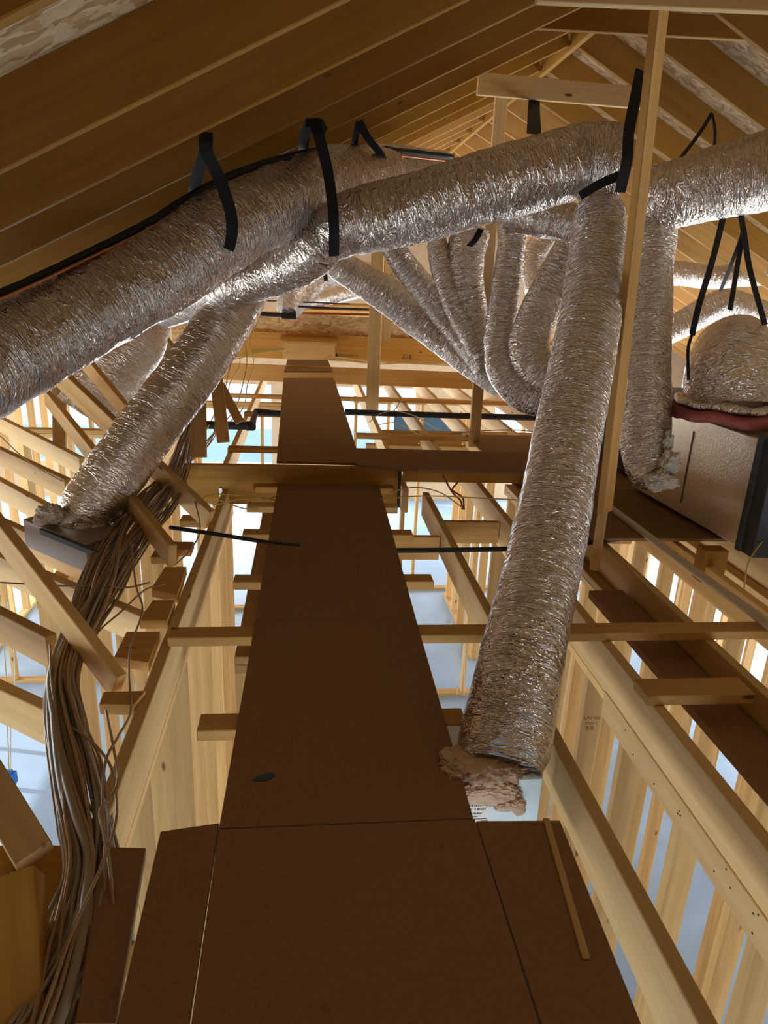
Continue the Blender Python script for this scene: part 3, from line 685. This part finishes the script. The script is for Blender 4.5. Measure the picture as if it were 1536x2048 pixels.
# plenum box and furnace cabinet
e = empty('air_plenum', atz(1480, 1100, .02), 'foil-faced air plenum box with a dark grey metal end, on the side platform', 'plenum')
fb = atz(1482, 1098, .03); ft = aty(1487, 880, fb.y)           # near vertical corner of the foil face
bb = atz(1262, 972, .03)
zt = ft.z
def quadbox(name, a, b, depthv, z0, z1, mat, parent):
    """box standing on the line a-b (xy), going back by depthv"""
    pts = [(a.x, a.y), (b.x, b.y), (b.x+depthv.x, b.y+depthv.y), (a.x+depthv.x, a.y+depthv.y)]
    return slab(name, pts, z1, z1-z0, mat, parent, bev=.006)
dv = Vector((1.1, .05, 0))
quadbox('foil_box', bb, fb+Vector((0, .0, 0)), dv, .03, zt, MESHF, e)
bx('metal_end', (fb.x-.004, fb.y-.10, .02), (fb.x+1.1, fb.y+.0, zt+.01), GREYM, e)
bx('end_flange', (fb.x-.02, fb.y-.01, .02), (fb.x+.03, fb.y+.03, zt+.02), GREYM, e)
sd = (fb-bb).normalized(); sq_ = bb.lerp(fb, .48)
pa = bb.lerp(fb, .50)
tube('foil_tape_seam', [((pa.x-.004, pa.y, z), .0035) for z in (.10, .2, .3, .4, zt-.08)], INKB, e, sides=5, wob=.5)
# furnace cabinet behind
o = bx('air_handler', (bb.x+.1, bb.y+.25, .03), (bb.x+.9, bb.y+1.0, zt-.05), GREYM); tag(o, 'dark grey air handler cabinet behind the straight hanging duct', 'air handler')
blob('insulation_tuft', atd(1322, 962, 3.7), (.075, .05, .045), WHITEF, e, 1, .5); blob('insulation_tuft', atd(1340, 925, 3.72), (.045, .045, .06), WHITEF, e, 2, .5)
blob('insulation_tuft', atd(1335, 885, 3.75), (.022, .03, .05), WHITEF, e, 4, .5)
# side platform under the plenum
pts = [tuple(atz(u, v, .0).xy) for u, v in ((1150, 1068), (1398, 1072), (1800, 1230))]
p1_, p2_ = atz(1150, 1068, 0), atz(1398, 1072, 0)
o = slab('platform_panel', [(1.40, 3.42), (2.9, 3.42), (2.9, 4.32), (1.40, 4.32)], 0, .018, W_DECK); tag(o, 'dark platform panel carrying the plenum, nearer one', 'deck panel', 'side platform panels')
o = slab('platform_panel', [(1.40, 4.33), (3.4, 4.33), (3.4, 6.0), (1.40, 6.0)], -.001, .018, W_DECK); tag(o, 'dark platform panel behind the long duct, farther one', 'deck panel', 'side platform panels')
o = bx('support_block', atz(1405, 1130, -.056)+Vector((-.01, -.02, -.09)), atz(1445, 1105, 0)+Vector((.0, .03, .03)), W_RAF); tag(o, 'dark wooden block propping the plenum corner', 'block')
tube_o = tube('plastic_pipe', [(atz(u, v, .015), .021) for u, v in ((1225, 1018), (1300, 1075), (1400, 1150), (1536, 1248), (1620, 1310))], WPIPE, sides=16); tag(tube_o, 'pale plastic pipe running along the joists below the plenum', 'pipe')

# boots
e = empty('duct_boot', atz(1010, 1640, -.1), 'pale galvanised duct boot with pink insulation and printed sticker, beside the catwalk', 'duct boot', 'duct boots')
b0 = atz(1106, 1632, -.02)
bx('boot_box', (.28, 1.55, -.20), (.66, 1.80, -.004), GALV, e)
blob('pink_insulation', (.50, 1.60, .01), (.13, .07, .035), BEIGEF, e, 3, .25, 5); blob('pink_insulation', (.505, 1.535, -.035), (.085, .018, .035), BEIGEF, e, 5, .25, 5)
blob('pink_insulation', (.565, 1.53, -.07), (.045, .016, .022), BEIGEF, e, 9, .25, 5); blob('pink_insulation', (.592, 1.53, -.088), (.018, .014, .02), BEIGEF, e, 8, .2, 5)
st = bx('sticker', (.415, 1.5465, -.158), (.515, 1.549, -.075), LABELM, e, bev=0)
for k, (tx, tz, sz) in enumerate((('FLEXIBLE DUCT', -.086, .009), ('10 X 4 X 6 - 6 BOOT', -.099, .0095), ('INSULATED R6 BOX', -.113, .007), ('LENGTH 10 IN', -.124, .006), ('MADE IN USA', -.146, .007))):
    writing('sticker_text', tx, sz, (.462, 1.5458, tz), X, Z, INK, st)
bx('sticker_line', (.42, 1.5455, -.133), (.51, 1.5465, -.1315), INK, st, bev=0)
for k in range(7): bx('sticker_bar', (.492+k*.003, 1.5455, -.155), (.4935+k*.003, 1.5465, -.138), INK, st, bev=0)
e = empty('duct_boot', atd(150, 1060, 3.55), 'shade-coloured metal duct boot at the foot of the slanting duct with a white fibre tuft', 'duct boot', 'duct boots')
bb0 = atd(85, 1050, 3.6); bb1 = atd(205, 1100, 3.3)
board('boot_box', atd(90, 1045, 3.62)-Z*.02, atd(215, 1095, 3.42)-Z*.02, .24, .15, (.55, .62, 0), SHADEM, e)
board('boot_rail', atd(82, 1062, 3.45), atd(200, 1110, 3.25), .03, .02, Z, GREYM, e)
blob('fibre_tuft', atd(100, 1028, 3.45), (.06, .05, .045), WHITEF, e, 7, .3); blob('fibre_tuft', atd(82, 1040, 3.42), (.035, .03, .03), WHITEF, e, 9, .3)
pp = atd(168, 1040, 3.6)
ringmesh('foil_collar', pp, .12, .035, FOIL, e, 8)
e = empty('duct_boot', atd(270, 770, 6.1), 'small foil-wrapped boot behind the truss webs', 'duct boot', 'duct boots')
bx('boot_box', atd(248, 775, 6.2), atd(290, 768, 6.0)+Vector((0, .2, .08)), GALV, e)
e = empty('duct_register_box', atd(575, 630, 7.5), 'black bracket under the short upright duct in the distance', 'bracket')
bx('bracket', atd(563, 637, 7.6), atd(592, 622, 7.5)+Vector((0, .1, 0)), BLACK, e)

# ================================================================== STRAPS AND HOSES
def strap(uvd, wd, label, side=(1, 0, 0), name='hanger_strap', mat=STRAP, th=.003, grp='black webbing straps'):
    o = ribbon(name, [atd(u, v, d) for u, v, d in uvd], wd, th, side, mat); tag(o, label, 'strap', grp); return o
def strapobj(label, loc, segs, grp='black webbing straps'):
    e = empty('hanger_strap', loc, label, 'strap', grp)
    for uvd, wd, sd in segs: ribbon('strap_band', [atd(*q) for q in uvd], wd, .003, sd, STRAP, e)
    return e
strapobj('black strap around the largest duct, hung from the rafter by a wide tab', aty(412, 262, 2.81), [
    ([(412, 264, 2.55), (412, 300, 2.57), (440, 360, 2.76), (462, 430, 2.86), (462, 480, 2.93), (450, 522, 3.1)], .048, (1, .25, .1)),
    ([(412, 264, 2.555), (411, 300, 2.6), (395, 350, 2.85), (385, 395, 3.15)], .048, (1, .3, 0))])
strapobj('black strap gripping the joint where the two main ducts cross', aty(625, 245, 3.42), [
    ([(628, 242, 3.08), (640, 280, 3.12), (655, 340, 3.22), (664, 400, 3.24), (668, 455, 3.26), (668, 512, 3.4)], .050, (1, .25, .05)),
    ([(622, 242, 3.09), (610, 270, 3.3), (606, 306, 3.75)], .050, (1, .3, 0)),
    ([(612, 246, 3.07), (640, 246, 3.07), (652, 262, 3.1)], .035, (0, .2, 1))])
strapobj('short black strap behind the crossing duct, on the third rafter', aty(718, 240, 4.03), [
    ([(718, 242, 3.72), (735, 275, 3.8), (762, 310, 3.95), (778, 352, 4.2)], .042, (1, .2, 0)),
    ([(718, 242, 3.72), (712, 270, 3.85), (706, 300, 4.2)], .035, (1, .2, 0))])
strapobj('black strap hanging from the pale collar tie onto the crossing duct', aty(1070, 172, 5.0), [
    ([(1072, 172, 4.55), (1068, 210, 4.5), (1068, 268, 3.6)], .075, (1, 0, 0))])
strapobj('wide black strap squeezed between the crossing duct end and the tall post', aty(1280, 150, 3.3), [
    ([(1282, 140, 3.1), (1270, 200, 3.08), (1258, 262, 3.06), (1254, 320, 3.06), (1240, 385, 3.12)], .052, (1, .1, 0)),
    ([(1242, 350, 3.17), (1200, 368, 3.17), (1160, 392, 3.2)], .04, (0, .2, 1))])
strapobj('thin dark strap forked from the rafter onto the fat duct', aty(1422, 228, 4.6), [
    ([(1424, 226, 4.3), (1400, 265, 4.2), (1370, 305, 4.0), (1338, 345, 3.75)], .022, (1, .1, 0)),
    ([(1424, 226, 4.3), (1430, 260, 4.2), (1429, 298, 3.8)], .018, (1, .1, 0))])
strapobj('long black strap dropping to the side of the domed duct', atd(1452, 430, 3.9), [
    ([(1448, 428, 3.8), (1425, 520, 3.8), (1398, 610, 3.8), (1384, 670, 3.8)], .036, (1, .1, 0)), ([(1384, 668, 3.8), (1376, 700, 3.8), (1377, 760, 3.8)], .018, (1, .1, 0))])
strapobj('long black strap forked over the top of the domed duct', atd(1480, 425, 3.9), [
    ([(1480, 424, 3.8), (1487, 460, 3.8), (1500, 540, 3.8), (1530, 650, 3.8)], .036, (1, .1, 0)),
    ([(1486, 465, 3.82), (1475, 530, 3.82), (1460, 620, 3.82)], .03, (1, .1, 0)), ([(1486, 465, 3.83), (1462, 530, 3.9), (1441, 582, 4.2)], .022, (1, .1, 0))])
strapobj('small black strap holding the fan ducts beneath the crossing duct', atd(955, 455, 4.3), [
    ([(962, 458, 4.2), (950, 480, 4.25), (938, 492, 4.3)], .04, (1, .1, 0))])
strapobj('tiny black strap on the distant bending duct', atd(648, 535, 8.6), [([(646, 530, 8.6), (650, 550, 8.6), (652, 562, 8.6)], .05, (1, .1, 0))])
def hose(name, uvd, r, mat, label, cat, sides=12, grp=None, wob=0):
    o = tube(name, [(atd(*q), r) for q in uvd], mat, sides=sides, wob=wob); tag(o, label, cat, grp); return o
def hosez(name, uv, z, r, mat, label, cat, grp=None):
    o = tube(name, [(atz(u, v, z), r) for u, v in uv], mat, sides=12); tag(o, label, cat, grp); return o
# refrigerant line set over the big duct
e = empty('line_set', atd(300, 450, 2.8), 'black foam hose with a thin copper line running over the largest duct', 'line set')
path = [(-60, 612, 2.46), (60, 560, 2.6), (180, 503, 2.76), (250, 470, 2.84), (310, 438, 2.9), (380, 393, 3.0), (470, 348, 3.12), (560, 318, 3.34), (640, 301, 3.62), (720, 294, 4.0), (800, 302, 4.2), (905, 314, 4.5)]
tube('foam_hose', [(atd(*q), .017 if q[0] > 200 else .014) for q in path], BLACK, e, sides=14, wob=.15)
tube('copper_line', [(atd(u+5, v+10, d-.02), .006) for u, v, d in path], COPPER, e, sides=8)
hosez('black_hose', [(340, 1055), (430, 1068), (545, 1086), (600, 1092)], .0, .011, BLACK, 'black hose crossing from the left boot to the catwalk', 'hose')
hosez('black_hose', [(780, 1101), (900, 1100), (1060, 1096), (1190, 1084), (1290, 1074), (1400, 1078)], -.02, .013, BLACK, 'black hose crossing the joists behind the long duct', 'hose')
hosez('black_pipe', [(690, 824), (800, 828), (900, 831), (1085, 836)], .02, .03, BLACK, 'black pipe crossing the far joists', 'pipe')
e = empty('drain_pipe', atz(450, 850, 0), 'black plastic pipe with an elbow on the cable side of the raised catwalk', 'pipe')
tube('pipe_run', [(atz(u, v, .02), .035) for u, v in ((350, 847), (420, 850), (505, 852))], BLACK, e, sides=14)
tube('pipe_riser', [(atz(u, v, .02), .03) for u, v in ((505, 855), (507, 838), (512, 824))], BLACK, e, sides=14)
tube('pipe_run', [(atz(u, v, .03), .03) for u, v in ((510, 823), (545, 826), (566, 827))], BLACK, e, sides=14)
tube('elbow', [(atz(u, v, .02), .042) for u, v in ((492, 852), (506, 852))], BLACK, e, sides=14)
hose('black_pipe', [(505, 626, 7.8), (560, 630, 7.8), (590, 628, 7.7)], .024, BLACK, 'black pipe in the distance under the short upright duct', 'pipe')
hose('black_pipe', [(580, 612, 8.8), (640, 615, 8.8), (745, 619, 8.8)], .012, BLACK, 'thin black rod in the distance across the planks', 'pipe')
hose('black_pipe', [(520, 601, 8.9), (600, 604, 8.9), (700, 608, 8.9)], .008, BLACK, 'thinner black rod in the distance behind the upright duct', 'pipe')

# ================================================================== CABLES
spine = [(395, 800, 5.3, .02), (372, 880, 4.9, .05), (352, 950, 4.3, .07), (318, 1000, 3.9, .10), (275, 1055, 3.6, .105), (238, 1110, 3.3, .10), (205, 1170, 3.0, .085), (172, 1235, 2.75, .06), (140, 1300, 2.5, .05), (122, 1370, 2.3, .045), (130, 1450, 2.1, .05), (150, 1540, 1.95, .055), (170, 1640, 1.8, .055), (182, 1730, 1.68, .055), (165, 1830, 1.55, .066), (135, 1930, 1.45, .074), (95, 2040, 1.35, .08), (50, 2150, 1.28, .09), (-10, 2300, 1.24, .1)]
SP = [(atd(u, v, d), r) for u, v, d, r in spine]
cabcat = ('cable',)
for k in range(62):
    a0 = random.uniform(0, 6.28); rr = math.sqrt(random.random()); tw = random.uniform(-.35, .35); lag = random.uniform(0, 100)
    start = random.choice([0, 0, 1, 2, 2, 3]) ; pts = []
    for i, (p, r) in enumerate(SP):
        if i < start: continue
        t = (SP[min(i+1, len(SP)-1)][0]-SP[max(i-1, 0)][0]).normalized(); x = t.cross(Z).normalized(); y = t.cross(x)
        a = a0+tw*i+.5*noise.noise(Vector((i*.4, lag, 0))); q = rr*(1+.35*noise.noise(Vector((i*.5, lag, 3))))
        pts.append((p+x*math.cos(a)*r*q*1.1+y*math.sin(a)*r*q*.75, (.0048 if k % 7 else .0075) if k % 24 else .012))
    m = random.choice([CAB_B, CAB_B, CAB_G, CAB_G, CAB_G, CAB_B])
    o = tube('electrical_cable', pts, m, sides=7, step=.02)
    tag(o, 'brown or grey electrical cable inside the thick bundle on the trusses', 'cable', 'cables of the thick bundle')
def cable(uvd, mat, label, r=.004, grp='loose cables'):
    o = tube('loose_cable', [(atd(*q), r) for q in uvd], mat, sides=7, step=.02); tag(o, label, 'cable', grp); return o
cable([(262, 1085, 3.2), (272, 1170, 2.9), (285, 1220, 2.7), (262, 1290, 2.5), (258, 1350, 2.4), (262, 1420, 2.2), (235, 1475, 2.0), (212, 1520, 1.9), (205, 1600, 1.75), (210, 1720, 1.62), (205, 1850, 1.52), (170, 1980, 1.42), (120, 2110, 1.3)], CAB_B, 'single cable looping down over the flaky block')
cable([(100, 1290, 2.5), (105, 1380, 2.2), (125, 1440, 2.1), (180, 1480, 2.0), (220, 1530, 1.9), (232, 1590, 1.75), (230, 1650, 1.65), (200, 1740, 1.55), (150, 1850, 1.45), (110, 1960, 1.35), (60, 2100, 1.25)], CAB_B, 'pale cable curving out from the bundle across the near block')
cable([(212, 1420, 2.2), (228, 1500, 1.95), (236, 1560, 1.75), (218, 1600, 1.68), (200, 1625, 1.6), (215, 1700, 1.6), (225, 1790, 1.55), (230, 1870, 1.5), (205, 1950, 1.45), (160, 2060, 1.3)], CAB_B, 'cable hugging the platform side of the bundle')
cable([(330, 1168, 3.0), (290, 1180, 2.95), (240, 1225, 2.8), (200, 1260, 2.7), (175, 1300, 2.6)], CAB_B, 'cable branching from the farthest trapezoid block')
cable([(300, 1165, 3.0), (255, 1175, 2.95), (200, 1172, 2.9), (120, 1172, 3.0), (0, 1165, 3.1)], CAB_B, 'thin cable running out level over the truss chord')
cable([(390, 1000, 3.9), (400, 1060, 3.7), (380, 1100, 3.5), (350, 1130, 3.3)], CAB_B, 'cable dropping off the bundle near the laminated beam')
cable([(372, 960, 4.1), (384, 1010, 4.0), (420, 990, 4.1), (480, 990, 4.15), (553, 1000, 4.2)], CAB_Y, 'upper yellow cable across the laminated beam face')
cable([(378, 990, 4.1), (420, 1010, 4.1), (480, 998, 4.1), (520, 1002, 4.15), (556, 990, 4.2)], CAB_Y, 'lower yellow cable across the laminated beam face')
cable([(440, 1000, 4.1), (480, 1015, 4.1), (520, 1022, 4.1)], CAB_Y, 'short yellow cable sagging under the laminated beam')
cable([(780, 984, 4.2), (830, 975, 4.2), (880, 985, 4.2), (925, 1015, 4.1)], CAB_Y, 'yellow cable arching past the beam end')
cable([(760, 998, 4.2), (850, 992, 4.25), (960, 996, 4.2), (1040, 1000, 4.1)], CAB_Y, 'yellow cable running level past the beam end to the long duct')
cable([(885, 950, 4.5), (905, 985, 4.4), (920, 1000, 4.35), (925, 1018, 4.2)], CAB_R, 'red cable dropping between the joists', r=.006)
cable([(915, 965, 4.5), (905, 980, 4.4), (925, 995, 4.35), (928, 1018, 4.2)], CAB_R, 'second red cable crossing the first between the joists', r=.006)
for k, (u, lab) in enumerate(((520, 'thin cable'), (505, 'cable'), (490, 'cable'), (478, 'cable'), (470, 'cable'), (462, 'cable'))):
    j = random.Random(k)
    cable([(u-2, 640, 7.6), (u-12-j.random()*10, 680, 7.5), (u-25+j.random()*16, 725, 7.3), (u-32+j.random()*16, 770, 7.0), (u-40+j.random()*14, 820, 6.5), (400+j.random()*30, 880, 5.5), (375, 930, 4.8)], CAB_B if k % 2 else CAB_Y,
          'tangled cable falling from the far beam to the bundle', r=.005, grp='tangled far cables')
for k in range(5):
    cable([(450, 722-k*4, 8.6), (480, 716-k*3, 8.6), (520, 706-k*2, 8.8), (570, 700-k, 9.2)], CAB_Y, 'yellow cable lying along the foot of the far strand board', r=.006, grp='yellow cables at the far beam')
cable([(660, 718, 9.2), (760, 728, 9.0), (850, 722, 9.0), (945, 738, 8.6)], CAB_Y, 'yellow cable draped along the far laminated beam', r=.007)
cable([(655, 712, 9.2), (740, 722, 9.0), (860, 728, 9.0), (940, 730, 8.6)], CAB_W, 'pale cable draped along the far laminated beam', r=.006)
cable([(738, 845, 5.9), (760, 828, 5.9), (790, 822, 5.9), (830, 832, 5.9), (860, 850, 5.8), (880, 860, 5.7)], CAB_W, 'pale cable arching over the black pipe')
cable([(755, 850, 5.9), (790, 845, 5.9), (815, 857, 5.8), (840, 870, 5.7)], CAB_Y, 'yellow cable looping below the black pipe')
cable([(802, 795, 6.4), (795, 812, 6.3), (785, 824, 6.1)], CAB_B, 'thin cable hanging onto the black pipe')
cable([(900, 868, 5.6), (960, 862, 5.6), (1030, 860, 5.4), (1080, 865, 5.2)], CAB_B, 'thin cable crossing toward the hooked duct')
cable([(1536, 1070, 3.6), (1515, 1095, 3.5), (1495, 1130, 3.4), (1488, 1180, 3.4)], CAB_Y, 'single cable curving below the plenum at the frame edge')
cable([(0, 1190, 4.2), (12, 1350, 4.6), (15, 1450, 4.8), (18, 1545, 5.2)], CAB_Y, 'yellow cable hanging down to the blue box')
cable([(15, 1200, 4.1), (30, 1340, 4.5), (22, 1450, 4.8), (21, 1545, 5.2)], CAB_W, 'pale cable hanging down to the blue box')
cable([(0, 872, 4.8), (60, 925, 4.7), (150, 975, 4.6), (200, 990, 4.5)], CAB_Y, 'yellow cable lying over the upper truss chords')
cable([(930, 1040, 4.8), (918, 1150, 5.0), (905, 1250, 5.5), (915, 1390, 6.2)], CAB_W, 'white cable dropping down the stud wall beside the catwalk')
cable([(925, 1035, 4.8), (928, 1160, 5.0), (930, 1260, 5.5), (928, 1390, 6.2)], CAB_W, 'second white cable down the stud wall beside the catwalk')
cable([(1520, 1790, 2.3), (1500, 1860, 2.4), (1488, 1950, 2.5), (1484, 2048, 2.6)], CAB_Y, 'yellow cable stapled down the stud in the bottom corner')
cable([(275, 1700, 2.4), (270, 1780, 2.35), (283, 1840, 2.3), (270, 1900, 2.3)], CAB_Y, 'yellow cable behind the plywood offcut and platform')
cable([(412, 1270, 3.8), (415, 1400, 4.0), (418, 1540, 4.4), (417, 1640, 4.6)], CAB_Y, 'yellow cable running down the packed studs')
# blue box and far floor items
bxp = atd(20, 1556, 5.2)
e = empty('junction_box', bxp, 'bright blue electrical box hanging from yellow cables', 'electrical box')
bx('box_body', bxp-Vector((.045, .03, .05)), bxp+Vector((.045, .03, .05)), BLUE, e, bev=.008)
bx('cable_clamp', bxp+Vector((-.02, -.02, .05)), bxp+Vector((.02, .02, .07)), BLUE, e, bev=.004)
ta, tb = aty(788, 832, 13.46), aty(906, 945, 13.46)
o = bx('window_shade', (ta.x, 13.42, tb.z), (tb.x, 13.495, ta.z), TEAL); tag(o, 'dark blue shade covering part of the far wall under the distant joists', 'window shade')
